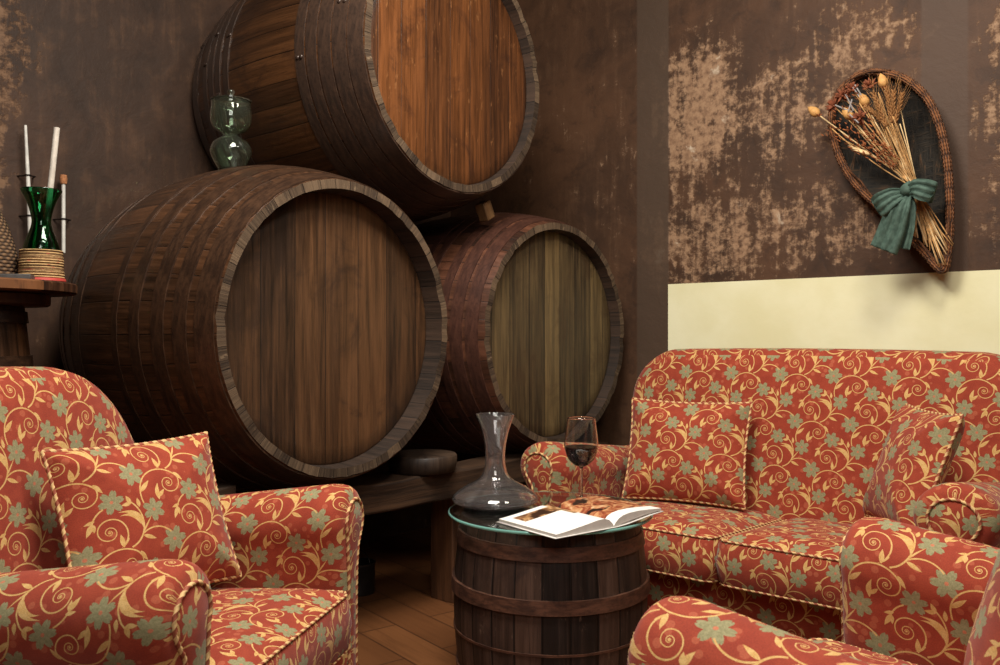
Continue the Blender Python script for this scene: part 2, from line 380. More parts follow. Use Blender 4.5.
def floor_mat():
    m, t, b = new_mat('oak_plank_floor'); o = t.coord('Object')
    mp = t.n.new('ShaderNodeMapping'); mp.inputs['Rotation'].default_value = (0, 0, radians(12)); t.put(mp.inputs['Vector'], o)
    br = t.n.new('ShaderNodeTexBrick'); t.put(br.inputs['Vector'], mp.outputs[0]); br.inputs['Scale'].default_value = 1.0
    br.inputs['Brick Width'].default_value = .62; br.inputs['Row Height'].default_value = .15; br.inputs['Mortar Size'].default_value = .0035
    br.inputs['Color1'].default_value = lin(128, 82, 48); br.inputs['Color2'].default_value = lin(104, 64, 36); br.inputs['Mortar'].default_value = lin(70, 42, 24)
    s = t.sep(mp.outputs[0]); g = t.noise(t.xyz(t.m('MULTIPLY', s[0], 4), t.m('MULTIPLY', s[1], 60), 0.0), 1.0, 5, .6, .5)
    t.put(b.inputs['Base Color'], t.mix(t.m('MULTIPLY', t.rng(g, .4, .7), .5), br.outputs[0], lin(96, 58, 32)))
    b.inputs['Roughness'].default_value = .45; t.put(b.inputs['Normal'], t.bump(br.outputs['Fac'], .2, .003)); return m
FLOOR = floor_mat()
CEIL = simple('ceiling_plaster', lin(132, 116, 100), .9, var=.08, scale=4)

# ------------------------------------------------------------------ mesh builder
class MB:
    def __init__(s): s.v = []; s.f = []; s.uv = []; s.mi = []
    def vert(s, p): s.v.append(tuple(p)); return len(s.v) - 1
    def face(s, idx, uvs, mi=0): s.f.append(tuple(idx)); s.uv.append([tuple(u) for u in uvs]); s.mi.append(mi)
    def grid(s, P, ci=False, cj=False, mi=0, UV=None, flip=False, off=(0, 0)):
        """P[i][j] points; UV in metres by arc length unless given. U follows j, V follows i"""
        n, k = len(P), len(P[0]); P = [[Vector(q) for q in r] for r in P]
        ids = [[s.vert(q) for q in r] for r in P]
        if UV is None:
            us = [0.0]
            for j in range(1, k + (1 if cj else 0)):
                us.append(us[-1] + max((P[i][j % k] - P[i][j - 1]).length for i in range(0, n, max(1, n // 6))))
            vs = [0.0]
            for i in range(1, n + (1 if ci else 0)):
                vs.append(vs[-1] + max((P[i % n][j] - P[i - 1][j]).length for j in range(0, k, max(1, k // 6))))
            U = lambda i, j: (us[j] + off[0], vs[i] + off[1])
        else: U = lambda i, j: UV[i][j]
        for i in range(n if ci else n - 1):
            for j in range(k if cj else k - 1):
                a, b_ = (i + 1) % n, (j + 1) % k
                q = [(ids[i][j], U(i, j)), (ids[i][b_], U(i, j + 1)), (ids[a][b_], U(i + 1, j + 1)), (ids[a][j], U(i + 1, j))]
                if flip: q.reverse()
                s.face([x[0] for x in q], [x[1] for x in q], mi)
        return ids
    def lathe(s, prof, n=48, mi=0, ax='Z', uvr=None, org=(0, 0, 0)):
        """prof [(r, h)]; poles collapse by merge at build"""
        R = uvr or max(p[0] for p in prof)
        P = []; UV = []; ln = 0
        for i, (r, h) in enumerate(prof):
            if i: ln += math.hypot(r - prof[i - 1][0], h - prof[i - 1][1])
            row = []
            for j in range(n):
                a = TAU * j / n; x, y = r * cos(a), r * sin(a)
                row.append((org[0] + x, org[1] + y, org[2] + h) if ax == 'Z' else (org[0] + h, org[1] + x, org[2] + y))
            P.append(row); UV.append([(R * TAU * j / n, ln) for j in range(n + 1)])
        s.grid(P, cj=True, mi=mi, UV=UV)
    def tube(s, path, r, n=8, closed=False, twist=None, mi=0, cap=True, up=None, UVscale=1):
        path = [Vector(p) for p in path]; k = len(path); P = []; ln = 0; UV = []
        nrm = None
        for i, p in enumerate(path):
            a = path[(i - 1) % k] if (closed or i > 0) else p; b_ = path[(i + 1) % k] if (closed or i < k - 1) else p
            d = (b_ - a).normalized() if (b_ - a).length > 1e-9 else Vector((0, 0, 1))
            if nrm is None:
                ref = Vector((0, 0, 1)) if abs(d.z) < .9 else Vector((1, 0, 0)); nrm = (ref - d * ref.dot(d)).normalized()
            else:
                nrm = nrm - d * nrm.dot(d); nrm = nrm.normalized() if nrm.length > 1e-6 else Vector((1, 0, 0))
            bi = d.cross(nrm)
            if i: ln += (p - path[i - 1]).length
            rr = r(i / (k - 1), ln) if callable(r) else r
            row = []
            for j in range(n):
                an = TAU * j / n; q = rr
                if twist: q = rr * (1 + .2 * cos(2 * (an - TAU * ln / twist)))
                row.append(p + (nrm * cos(an) + bi * sin(an)) * q)
            P.append(row); UV.append([(j / n * UVscale, ln) for j in range(n + 1)])
        if closed: UV.append([(u, ln + (path[0] - path[-1]).length) for u, _ in UV[0]])
        ids = s.grid(P, ci=closed, cj=True, mi=mi, UV=UV)
        if cap and not closed:
            s.face(list(reversed(ids[0])), [(.01 * cos(TAU * j / n), .01 * sin(TAU * j / n)) for j in range(n)][::-1], mi)
            s.face(ids[-1], [(.01 * cos(TAU * j / n), .01 * sin(TAU * j / n)) for j in range(n)], mi)
    def box(s, c, d, mi=0, R=None, vert_axis=2, seg=1, jit=0.0, seed=0):
        """box centred c size d; grain (V) along vert_axis"""
        c = Vector(c); h = [q / 2 for q in d]
        for ax in range(3):
            for sg in (-1, 1):
                o = [q for q in range(3) if q != ax]
                a, b_ = (o[0], o[1]) if o[1] == vert_axis else ((o[1], o[0]) if o[0] == vert_axis else (o[0], o[1]))
                nb = seg if b_ == vert_axis else 1
                P = []; UV = []
                for i in range(nb + 1):
                    row = []; ur = []
                    for j in range(2):
                        q = [0, 0, 0]; q[ax] = sg * h[ax]; q[a] = (2 * j - 1) * h[a]; q[b_] = (2 * i / nb - 1) * h[b_]
                        p = Vector(q)
                        if jit: p += Vector([jit * mnoise.noise(Vector((p[m_] * 2.2 + p[(m_ + 1) % 3] * 1.1 + seed, seed + m_ * 7, p[vert_axis] * 3))) for m_ in range(3)])
                        if R: p = R @ p
                        row.append(c + p); ur.append((q[a] + ax * .37, q[b_]))
                    P.append(row); UV.append(ur)
                s.grid(P, mi=mi, UV=UV, flip=False)
    def slab(s, outline, rings, T, mi=0, uvoff=(0, 0), side_v0=0.0):
        """outline: closed list (a,b) around 0; rings: (scale or ('in',d), c, 'cap'|'side') bottom centre to top centre; T maps (a,b,c)"""
        hw = max(abs(p[0]) for p in outline); hh = max(abs(p[1]) for p in outline); n = len(outline)
        per = [0.0]
        for i in range(n): per.append(per[-1] + math.dist(outline[i], outline[(i + 1) % n]))
        ids = []; pts = []
        for (sc, c, kind) in rings:
            sx, sy = ((hw - sc[1]) / hw, (hh - sc[1]) / hh) if isinstance(sc, tuple) else (sc, sc)
            q = [(a * sx, b_ * sy) for a, b_ in outline]
            cc = c if callable(c) else (lambda a, b_, c=c: c)
            pts.append(q)
            if sx == 0: ids.append([s.vert(T(0, 0, cc(0, 0)))] * n)
            else: ids.append([s.vert(T(a, b_, cc(a, b_))) for a, b_ in q])
        for k in range(len(rings) - 1):
            side = rings[k][2] == 'side' and rings[k + 1][2] == 'side'
            for i in range(n):
                j = (i + 1) % n
                fs = [(k, i), (k, j), (k + 1, j), (k + 1, i)]
                vi = []; uv = []
                for (kk, ii) in fs:
                    x = ids[kk][ii]
                    if x in vi: continue
                    vi.append(x)
                    if side:
                        pi_ = per[i] if ii == i else per[i + 1]
                        c = rings[kk][1]; c = c(0, 0) if callable(c) else c
                        uv.append((pi_ + uvoff[0], c + side_v0 + uvoff[1]))
                    else: uv.append((pts[kk][ii][0] + uvoff[0], pts[kk][ii][1] + uvoff[1]))
                if len(vi) > 2: s.face(vi, uv, mi)
    def ngon(s, pts, uvs, mi=0, flip=False):
        ids = [s.vert(p) for p in pts]
        if flip: ids.reverse(); uvs = list(reversed(uvs))
        s.face(ids, uvs, mi)
    def build(s, name, mats, parent=None, smooth=True, angle=40, merge=True, sub=0, bevel=0, solid=0):
        me = bpy.data.meshes.new(name); me.from_pydata(s.v, [], s.f)
        ul = me.uv_layers.new(name='UVMap'); k = 0
        for fi, p in enumerate(me.polygons):
            p.material_index = s.mi[fi]
            for q in range(p.loop_total): ul.data[p.loop_start + q].uv = s.uv[fi][q]
        for mt in (mats if isinstance(mats, (list, tuple)) else [mats]): me.materials.append(mt)
        import bmesh
        bm = bmesh.new(); bm.from_mesh(me)
        if merge: bmesh.ops.remove_doubles(bm, verts=bm.verts, dist=1e-5)
        bmesh.ops.recalc_face_normals(bm, faces=bm.faces)
        for f in bm.faces: f.smooth = smooth
        if smooth:
            for e in bm.edges:
                if len(e.link_faces) == 2 and e.calc_face_angle(0) > radians(angle): e.smooth = False
        bm.to_mesh(me); bm.free()
        o = bpy.data.objects.new(name, me); COL.objects.link(o)
        if parent: o.parent = parent
        if bevel: b = o.modifiers.new('bevel', 'BEVEL'); b.width = bevel; b.segments = 2; b.limit_method = 'ANGLE'; b.angle_limit = radians(50)
        if sub: q = o.modifiers.new('sub', 'SUBSURF'); q.levels = sub; q.render_levels = sub
        if solid: q = o.modifiers.new('solid', 'SOLIDIFY'); q.thickness = solid; q.offset = 0
        return o

def tag(o, label, cat, group=None, kind=None):
    o['label'] = label; o['category'] = cat
    if group: o['group'] = group
    if kind: o['kind'] = kind
    return o
def thing(name, label, cat, loc=(0, 0, 0), rz=0.0, group=None):
    o = bpy.data.objects.new(name, None); COL.objects.link(o); o.empty_display_size = .1
    o.location = loc; o.rotation_euler = (0, 0, rz)
    return tag(o, label, cat, group)
def place(o, loc, rz=0.0, rx=0.0, ry=0.0):
    o.location = loc; o.rotation_euler = (rx, ry, rz); return o
def dup(root, loc, rz, label, group=None):
    r = root.copy(); COL.objects.link(r); r.location = loc; r.rotation_euler = (0, 0, rz); r['label'] = label
    if group: r['group'] = group
    for ch in list(root.children):
        c = ch.copy(); COL.objects.link(c); c.parent = r
        for g in list(ch.children):
            d = g.copy(); COL.objects.link(d); d.parent = c
    return r

def smooth_path(pts, n=8, closed=False):
    """Catmull-Rom through points"""
    pts = [Vector(p) for p in pts]; k = len(pts); out = []
    for i in range(k if closed else k - 1):
        g = lambda q: pts[q % k] if closed else pts[min(max(q, 0), k - 1)]
        p0, p1, p2, p3 = g(i - 1), g(i), g(i + 1), g(i + 2)
        for s in range(n):
            t = s / n
            out.append(.5 * ((2 * p1) + (p2 - p0) * t + (2 * p0 - 5 * p1 + 4 * p2 - p3) * t * t + (3 * p1 - p0 - 3 * p2 + p3) * t ** 3))
    if not closed: out.append(pts[-1])
    return out
def resample(pts, step, closed=False):
    pts = [Vector(p) for p in pts]
    if closed: pts = pts + [pts[0]]
    L = [0.0]
    for i in range(1, len(pts)): L.append(L[-1] + (pts[i] - pts[i - 1]).length)
    n = max(2, int(L[-1] / step)); out = []; k = 0
    for i in range(n + (0 if closed else 1)):
        d = L[-1] * i / n
        while k < len(L) - 2 and L[k + 1] < d: k += 1
        sg = L[k + 1] - L[k]; t = (d - L[k]) / sg if sg > 1e-9 else 0
        out.append(pts[k].lerp(pts[k + 1], t))
    return out
def cord(parent, path, closed=False, r=.0036, name='piping'):
    b = MB(); b.tube(resample(path, .0035, closed), r, 8, closed, twist=.026)
    return b.build(name, CORD, parent, angle=180)

# ------------------------------------------------------------------ setting
UB, UF, VL, VR, ZC = -3.47, 2.2, -1.7, 3.62, 3.5
def shell(name, lo, hi, m, lab):
    b = MB(); c = [(lo[i] + hi[i]) / 2 for i in range(3)]; d = [hi[i] - lo[i] for i in range(3)]
    b.box(c, d); o = b.build(name, m, smooth=False); return tag(o, lab, 'structure', kind='structure')
shell('floor', (UB - .1, VL - .1, -.1), (UF + .1, VR + .1, 0), FLOOR, 'brown plank floor showing between the armchair and the barrel table')
shell('ceiling', (UB - .1, VL - .1, ZC), (UF + .1, VR + .1, ZC + .1), CEIL, 'plain ceiling above the cellar lounge')
shell('wall_back', (UB - .1, VL - .1, 0), (UB, VR + .1, ZC), WALL_B, 'dark brown plaster wall behind the stacked casks')
shell('wall_right', (UB, VR, 0), (UF, VR + .1, ZC), WALL_R, 'flaking brown plaster wall behind the sofa and the basket')
shell('wall_left', (UB, VL - .1, 0), (UF, VL, ZC), WALL_O, 'brown wall on the left, outside the view')
shell('wall_front', (UF, VL - .1, 0), (UF + .1, VR + .1, ZC), WALL_O, 'brown wall behind the camera')
shell('trim_1', (-2.04, VR - .006, 0), (UF, VR, 1.325), CREAM, 'cream painted dado along the wall behind the sofa')

# ------------------------------------------------------------------ big casks
def cask_r(x, L, rh, rb): s = 2 * (-x / L) - 1; return rh + (rb - rh) * (1 - abs(s) ** 2.1)
def big_cask(label, loc, yaw, staves, hoopm, headm, hoops, L=1.02, rh=.49, rb=.583, roll=0.0, rec=.05):
    t = thing('wine_cask', label, 'barrel', loc, yaw, 'big wine casks stacked against the wall')
    N = 96
    b = MB(); P = []; UV = []
    nx = 40
    rs = random.Random(int(loc[1] * 1000))
    wob = [rs.uniform(-.002, .002) for _ in range(N)]
    chip = [(rs.uniform(.002, .008) if rs.random() < .3 else 0) for _ in range(N)]
    def ring(x, r, w=0.0, c=0.0): return [(x - c * chip[j], (r + w * wob[j]) * cos(TAU * j / N + roll), (r + w * wob[j]) * sin(TAU * j / N + roll)) for j in range(N)]
    ubase = [rh * 1.08 * TAU * j / N for j in range(N + 1)]
    for i in range(nx + 1):
        x = -L * i / nx; P.append(ring(x, cask_r(x, L, rh, rb), 1, 1 if i == 0 else 0)); UV.append([(u, x) for u in ubase])
    b.grid(P, cj=True, UV=UV, mi=0)
    ri = rh - .029
    for (x0, x1) in ((0, -rec - .005), (-L, -L + rec + .005)):
        b.grid([ring(x0, rh, 1, 1 if x0 == 0 else 0), ring(x0, ri, 0, 1 if x0 == 0 else 0)], cj=True, mi=1, UV=[[(u, 0) for u in ubase], [(u, .034) for u in ubase]])
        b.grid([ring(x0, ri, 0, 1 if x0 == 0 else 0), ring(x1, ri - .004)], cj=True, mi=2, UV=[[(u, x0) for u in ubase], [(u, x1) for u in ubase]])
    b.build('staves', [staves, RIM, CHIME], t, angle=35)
    for (x0, nm) in ((-rec, 'head'), (-L + rec, 'head')):
        h = MB(); sg = 1 if x0 > -.5 else -1
        rr = [0, .15, .3, .4, ri - .012, ri - .001, ri - .001, 0]; xx = [.0, .0, .0, 0, 0, -.008 * sg, -.028 * sg, -.028 * sg]
        pts = []; uv = []
        for r, dx in zip(rr, xx):
            pts.append([(x0 + dx, r * cos(TAU * j / N), r * sin(TAU * j / N)) for j in range(N)])
            uv.append([(r * cos(TAU * j / N) + 2, r * sin(TAU * j / N)) for j in range(N + 1)])
        h.grid(pts, cj=True, UV=uv); h.build(nm, headm, t)
    for (a, c, th) in hoops:
        h = MB(); prof = []; m = 5
        for k in range(m + 1):
            x = -(a + (c - a) * k / m); prof.append((cask_r(x, L, rh, rb) + th, x))
        prof = [(cask_r(-a, L, rh, rb) - .001, -a)] + prof + [(cask_r(-c, L, rh, rb) - .001, -c)]
        h.lathe(prof, N, ax='X', uvr=.55); h.build('hoop', hoopm, t, angle=50)
        o = t.children[-1]
        if hoopm is not HOOP_A: continue
        rv = MB(); an = rs.uniform(2.35, 3.3)
        for dx in (.3, .7):
            x = -(a + (c - a) * dx); r = cask_r(x, L, rh, rb) + th
            prv = [(.009, -.002), (.0085, .002), (.006, .0045), (0, .0055)]
            Pq = [[Vector((x, 0, 0)) + Vector((q[0] * cos(w), (r + q[1]) * 1.0, q[0] * sin(w))) for w in [TAU * e / 8 for e in range(8)]] for q in prv]
            R = Matrix.Rotation(an, 3, 'X')
            rv.grid([[R @ p for p in row] for row in Pq], cj=True)
        rv.build('rivet', hoopm, [c_ for c_ in t.children if c_.name.startswith('hoop')][-1])
    return t
HP_A = [(.006, .066, .004), (.073, .129, .004), (.137, .190, .004), (.199, .246, .004), (.256, .30, .003), (.72, .76, .003), (.79, .835, .004), (.855, .90, .004), (.925, .965, .004), (1.05, 1.13, .004)]
HP_B = [(.008, .072, .004), (.10, .15, .004), (.185, .235, .004), (.29, .335, .004), (.40, .43, .003), (.66, .70, .003), (.76, .81, .004), (.86, .91, .004), (.93, .985, .004)]
HP_C = [(.03, .085, .004), (.10, .155, .004), (.175, .215, .004), (.28, .315, .004), (.345, .375, .004), (.68, .72, .003), (.80, .85, .004), (.90, .95, .004), (.965, 1.012, .004)]
big_cask('big cask with amber lit round head, on top of the two other casks', (-2.294, 2.455, 2.135), radians(-.3), STAVE_A, HOOP_A, HEAD_A, HP_A, L=1.14, rec=.04)
big_cask('big cask with dark brown head, lower left of the stack behind the left armchair', (-2.235, 1.839, 1.1045), radians(1.56), STAVE_B, HOOP_B, HEAD_B, HP_B, L=.99, rec=.075)
big_cask('big cask with olive head and reddish hoops, lower right of the stack beside the sofa', (-2.237, 3.031, 1.0888), radians(-1.74), STAVE_C, HOOP_C, HEAD_C, HP_C, rh=.485, rb=.566)

# cradle timber, post, chocks
b = MB(); b.box((0, 0, 0), (.17, 2.25, .112), vert_axis=1, seg=24, jit=.016, seed=3)
o = b.build('cradle_beam', BEAM, bevel=.008); place(o, (-2.405, 2.42, .5)); tag(o, 'rough dark timber beam carrying the lower casks, behind the barrel table', 'beam')
b = MB(); b.box((0, 0, .221), (.13, .13, .442), seg=8, jit=.008, seed=9)
o = b.build('support_post', POST, bevel=.006); place(o, (-2.46, 2.575, 0)); tag(o, 'short brown wooden post under the beam, left of the barrel table', 'post')
def chock(label, loc, r, h, m, rz=0, name='wooden_chock'):
    b = MB(); b.lathe([(0, 0), (r * .9, 0), (r * .95, .004), (r, h * .5), (r * 1.0, h - .006), (r * .96, h), (r * .6, h), (0, h)], 40)
    o = b.build(name, m, angle=50); place(o, loc, rz); return tag(o, label, 'block')
chock('dark round wooden block on the beam between the two lower casks', (-2.40, 2.345, .558), .135, .066, CHOCK)
b = MB(); b.box((0, 0, 0), (.13, .13, .06), vert_axis=1, seg=4, jit=.008, seed=5)
o = b.build('wooden_chock', CHOCK, bevel=.006); place(o, (-2.40, 1.42, .588), .1); tag(o, 'dark wooden block under the left cask, behind the armchair arm', 'block')
b = MB(); b.box((0, 0, 0), (.055, .05, .075), seg=2, jit=.006, seed=6)
o = b.build('wedge_block', WEDGE, bevel=.005); place(o, (-2.40, 2.712, 1.607), 0, radians(28)); tag(o, 'small light wooden wedge jammed between the top cask and the olive cask', 'block')

# ------------------------------------------------------------------ upholstery
def arch(hw, zb, zt, R, n=14, bot=.03, crown=0.0):
    zc = (zb + zt) / 2; H = (zt - zb) / 2; out = []
    def cor(cx, cz, r, a0, m):
        for k in range(m + 1):
            a = a0 + (pi / 2) * k / m; out.append((cx + r * cos(a), cz + r * sin(a)))
    def line(p, q, m):
        for k in range(1, m): out.append((p[0] + (q[0] - p[0]) * k / m, p[1] + (q[1] - p[1]) * k / m))
    cor(hw - bot, -H + bot, bot, -pi / 2, 4); line((hw, -H + bot), (hw, H - R), 8)
    cor(hw - R, H - R, R, 0, n); line((hw - R, H), (-hw + R, H), 14)
    cor(-hw + R, H - R, R, pi / 2, n); line((-hw, H - R), (-hw, -H + bot), 8)
    cor(-hw + bot, -H + bot, bot, pi, 4); line((-hw + bot, -H), (hw - bot, -H), 14)
    if crown: out = [(a, b_ + (crown * (1 - (a / hw) ** 2) if b_ > 0 else 0)) for a, b_ in out]
    return out, zc
def rrect(w, d, r, n=6, m=10):
    o = []
    for (sx, sy, a0) in ((1, -1, -pi / 2), (1, 1, 0), (-1, 1, pi / 2), (-1, -1, pi)):
        for k in range(n + 1):
            a = a0 + pi / 2 * k / n; o.append((sx * (w / 2 - r) + r * cos(a), sy * (d / 2 - r) + r * sin(a)))
    return [(p.x, p.y) for p in resample([(q[0], q[1], 0) for q in o], (2 * w + 2 * d) / 72, True)]

def seat_cushion(parent, cx, y0, w, d, z0, h, ph=0.0):
    ol = rrect(w, d, .035); b = MB()
    dome = lambda k: (lambda a, bb: h + k)
    sag = .03
    def bulge(s): return (.5, 0)
    rings = [(0.0, 0, 'cap'), (.5, 0, 'cap'), (('in', .012), 0.0, 'cap'), (('in', .012), 0.0, 'side'), (('in', .002), .012, 'side'), (('in', -.006), h * .5, 'side'), (('in', .002), h - .012, 'side'), (('in', .010), h, 'side'),
             (('in', .010), h, 'cap'), (('in', .035), h + .012, 'cap'), (.8, h + .022, 'cap'), (.6, h + .03, 'cap'), (.4, h + .033, 'cap'), (.2, h + .034, 'cap'), (0.0, h + .034, 'cap')]
    T = lambda a, bb, c: (cx + a, y0 + d / 2 + bb, z0 + c - .03 * (bb + d / 2) / d)
    b.slab(ol, rings, T, uvoff=(ph, 0)); o = b.build('seat_cushion', FABRIC, parent, angle=60)
    hw, hd = w / 2, d / 2
    for c, ins in ((h - .001, .006), (.004, .006)):
        cord(o, [T(a * (hw - ins) / hw, bb * (hd - ins) / hd, c) for a, bb in ol], True)
    return o

def arm_section():
    pts = [(.078, .10), (.078, .25), (.078, .40), (.080, .47), (.084, .515)]
    for k in range(19):
        a = radians(-22 + (214 + 22) * k / 18); pts.append((-.008 + .100 * cos(a), .578 + .100 * sin(a)))
    pts += [(-.074, .497), (-.066, .46), (-.062, .38), (-.062, .25), (-.062, .10)]
    return [(p.x, p.y) for p in resample([(x, z, 0) for x, z in pts], .022)]
def make_arm(parent, cx, side, depth, ph):
    """side=+1: inner face towards +x"""
    sec = arm_section(); n = len(sec)
    nr = []
    for i in range(n):
        a, c = sec[max(i - 1, 0)], sec[min(i + 1, n - 1)]; dx, dz = c[0] - a[0], c[1] - a[1]; l = math.hypot(dx, dz); nr.append((dz / l, -dx / l))
    def ins(d): return [(x - nx * d, z - nz * d) for (x, z), (nx, nz) in zip(sec, nr)]
    rows = [(.0, .044), (.003, .030), (.010, .018), (.022, .009), (.040, .003), (.065, 0)] + [(.065 + (depth - .065) * k / 14, 0) for k in range(1, 15)]
    def drp(x, y, z):                    # roll swells a little at the front and the arm falls towards the back
        k = (1.07 if abs(cx) < .5 else 1.16) - .2 * min(1, y / .6); w = min(1, max(0, (z - .30) / .2))
        return (cx + side * (x if w == 0 else (x + .008) * (1 + (k - 1) * w) - .008), y, z if z < .3 else .30 + (z - .30) * (1.03 - .21 * min(1, y / .62)))
    b = MB(); P = []
    for (y, d) in rows:
        P.append([drp(x, y, z) for x, z in ins(d)])
    us = [0]
    for i in range(1, n): us.append(us[-1] + math.dist(sec[i], sec[i - 1]))
    # V runs around the section so the pattern stands upright on the inner side; U runs along the arm
    UV = [[(ph + side * y, us[j]) for j in range(n)] for (y, d) in rows]
    b.grid(P, UV=UV)
    last = P[-1]; b.ngon(last, [(p[0], p[2]) for p in last])
    o = b.build('arm', FABRIC, parent, angle=60)
    f = ins(.044); fp = MB()
    # front scroll panel as a strip between inner and outer halves
    pts = [drp(x, .001, z) for x, z in f]
    c3 = [(p[0], -.006, p[2]) for p in [drp(x, 0, z) for x, z in ins(.056)]]
    uvA = [(p[0] + ph, p[2]) for p in pts]; uvB = [(p[0] + ph, p[2]) for p in c3]
    fp.grid([pts, c3], UV=[uvA, uvB]); fp.ngon(c3, uvB)
    pn = fp.build('front_panel', FABRIC, o, angle=50)
    cord(o, [(p[0], -.003, p[2]) for p in [drp(x, 0, z) for x, z in ins(.044)]], r=.0042)
    cord(o, [drp(-.079, y, .503) for y in (.02, depth * .25, depth * .5, depth * .75, depth - .02)])
    return o
def make_back(parent, hw, zb, zt, R, y0, lean, th, ph, crown=0.0, cx=0.0):
    ol, zc = arch(hw, zb, zt, R, crown=crown); b = MB()
    T = lambda a, bb, c: (cx + a, y0 + lean * (bb + (zt - zb) / 2) + (th - c), zc + bb)
    rings = [(0.0, 0, 'cap'), (.5, 0, 'cap'), (('in', .03), 0, 'cap'), (('in', .03), 0, 'side'), (('in', .008), .012, 'side'), (0.0 + 1.0, .04, 'side'), (1.0, th - .05, 'side'), (('in', .008), th - .018, 'side'), (('in', .026), th - .002, 'side'), (('in', .026), th - .002, 'cap'),
             (.88, th + .012, 'cap'), (.75, th + .020, 'cap'), (.6, th + .026, 'cap'), (.4, th + .03, 'cap'), (.2, th + .032, 'cap'), (0.0, th + .032, 'cap')]
    b.slab(ol, rings, T, uvoff=(ph, .05)); o = b.build('backrest', FABRIC, parent, angle=70)
    return o
def seat_unit(name, label, cat, loc, rz, ncush, ph, group=None, back_hw=.425, back_R=.31, crown=.03, back_x=0.0):
    t = thing(name, label, cat, loc, rz, group)
    cw, aw = .595, .39 if ncush == 1 else .71
    tot = cw * ncush
    for k in range(ncush): seat_cushion(t, -tot / 2 + cw * (k + .5), -.005 if ncush > 1 else -.04, cw - .006, .60, .285, .145, ph + .031 * k)
    make_arm(t, -tot / 2 - (.098 if ncush == 1 else .108), 1, .70, ph + .03); make_arm(t, tot / 2 + .092, -1, .70, ph + .11)
    make_back(t, back_hw, .28, .975 if ncush == 1 else 1.02, back_R, .565, .14, .16, ph + .05, crown, back_x)
    b = MB(); b.box((0, .43, .19), (tot + .04, .66, .18), vert_axis=2); b.build('seat_base', FABRIC, t, bevel=.012)
    b = MB(); b.tube([(-tot / 2, .094, .272), (0, .094, .272), (tot / 2, .094, .272)], .006, 8); b.build('base_welt', LINING, t)
    for sx in (-1, 1):
        for y in (.07, .70):
            l = MB(); l.lathe([(0, 0), (.022, 0), (.026, .01), (.032, .06), (.036, .101), (0, .101)], 20, org=(sx * (tot / 2 + .06), y, 0)); l.build('foot', DARKFOOT, t)
    return t
sofa = seat_unit('sofa', 'red floral two-seat sofa with twisted cord piping against the cream wall', 'sofa', (-1.266, 2.535, 0), 0, 2, .0, back_hw=.76, back_R=.20, crown=.012, back_x=.045)
chair = seat_unit('armchair', 'red floral armchair at the left, in front of the dark cask', 'armchair', (-1.599, 1.152, 0), radians(119.5), 1, .04, 'red floral armchairs')
dup(chair, (-0.669, 1.572, 0), radians(-92.8), 'red floral armchair at the right front, turned away towards the barrel table', 'red floral armchairs')

def throw_pillow(label, loc, size, T3, ph, thick=.072, tall=None):
    """stands upright in local XZ, front towards -Y"""
    ol = []
    n = 24; h = (tall or size) / 2; wd = size / 2
    for s in range(4):
        for k in range(n):
            u = -1 + 2 * k / n; d = 1 - .055 * (1 - u * u)
            p = {0: (u, -d), 1: (d, u), 2: (-u, d), 3: (-d, -u)}[s]
            ol.append((p[0] * wd, p[1] * h))
    t = thing('throw_pillow', label, 'pillow', loc, 0, 'red floral throw pillows')
    t.rotation_euler = T3
    b = MB()
    def prof(s): return thick * (1 - s ** 2.6) ** .75
    ss = [0, .2, .4, .55, .68, .79, .87, .93, .97, .99]
    rings = [(s, -prof(s), 'cap') for s in ss] + [(1.0, 0, 'cap')] + [(s, prof(s), 'cap') for s in reversed(ss)]
    T = lambda a, bb, c: (a, -c, bb + h)
    b.slab(ol, rings, T, uvoff=(ph, ph * .7)); o = b.build('pillow_cover', FABRIC, t, angle=180)
    cord(t, [T(a * 1.004, bb * 1.004, 0) for a, bb in ol], True, r=.0045)
    return t
throw_pillow('red floral pillow at the left end of the sofa', (-1.588, 2.915, .450), .47, (radians(-17), 0, radians(12)), .013, tall=.395)
throw_pillow('red floral pillow turned sideways at the right end of the sofa', (-.838, 2.885, .470), .40, (radians(-20), 0, radians(-53)), .06)
throw_pillow('red floral pillow leaning in the left armchair', (-1.93, 1.038, .460), .44, (radians(-21), 0, radians(97)), .09, tall=.385)
throw_pillow('red floral pillow in the right front armchair at the photo edge', (-.29, 1.57, .462), .42, (radians(-16), 0, radians(-92.8 + 6)), .15)

# ------------------------------------------------------------------ barrel table and what stands on it
TB = (-1.616, 2.131)
t = thing('barrel_table', 'old dark wooden barrel with rusty hoops used as a coffee table', 'table', (TB[0], TB[1], 0))
def tr(z): return .272 + .026 * (1 - ((z - .265) / .265) ** 2)
b = MB(); N = 80
prof = [(0, .02), (.25, .02), (tr(0) - .02, 0), (tr(0), 0)] + [(tr(z), z) for z in [.03 * k for k in range(1, 18)]] + [(tr(.528), .528), (tr(.53) - .022, .53), (tr(.53) - .024, .505)]
P = []; UV = []; ln = 0
rs = random.Random(5); wob = [rs.uniform(-.0016, .0016) for _ in range(N)]
for i, (r, z) in enumerate(prof):
    P.append([((r + wob[j] * (r > .1)) * cos(TAU * j / N), (r + wob[j] * (r > .1)) * sin(TAU * j / N), z) for j in range(N)]); UV.append([(.29 * TAU * j / N, z) for j in range(N + 1)])
b.grid(P, cj=True, UV=UV); b.build('staves', TABLE_STAVE, t, angle=40)
b = MB(); b.lathe([(0, .508), (tr(.53) - .023, .508), (tr(.53) - .023, .49), (0, .49)], 64)
b.build('barrel_head', DARKTOP, t)
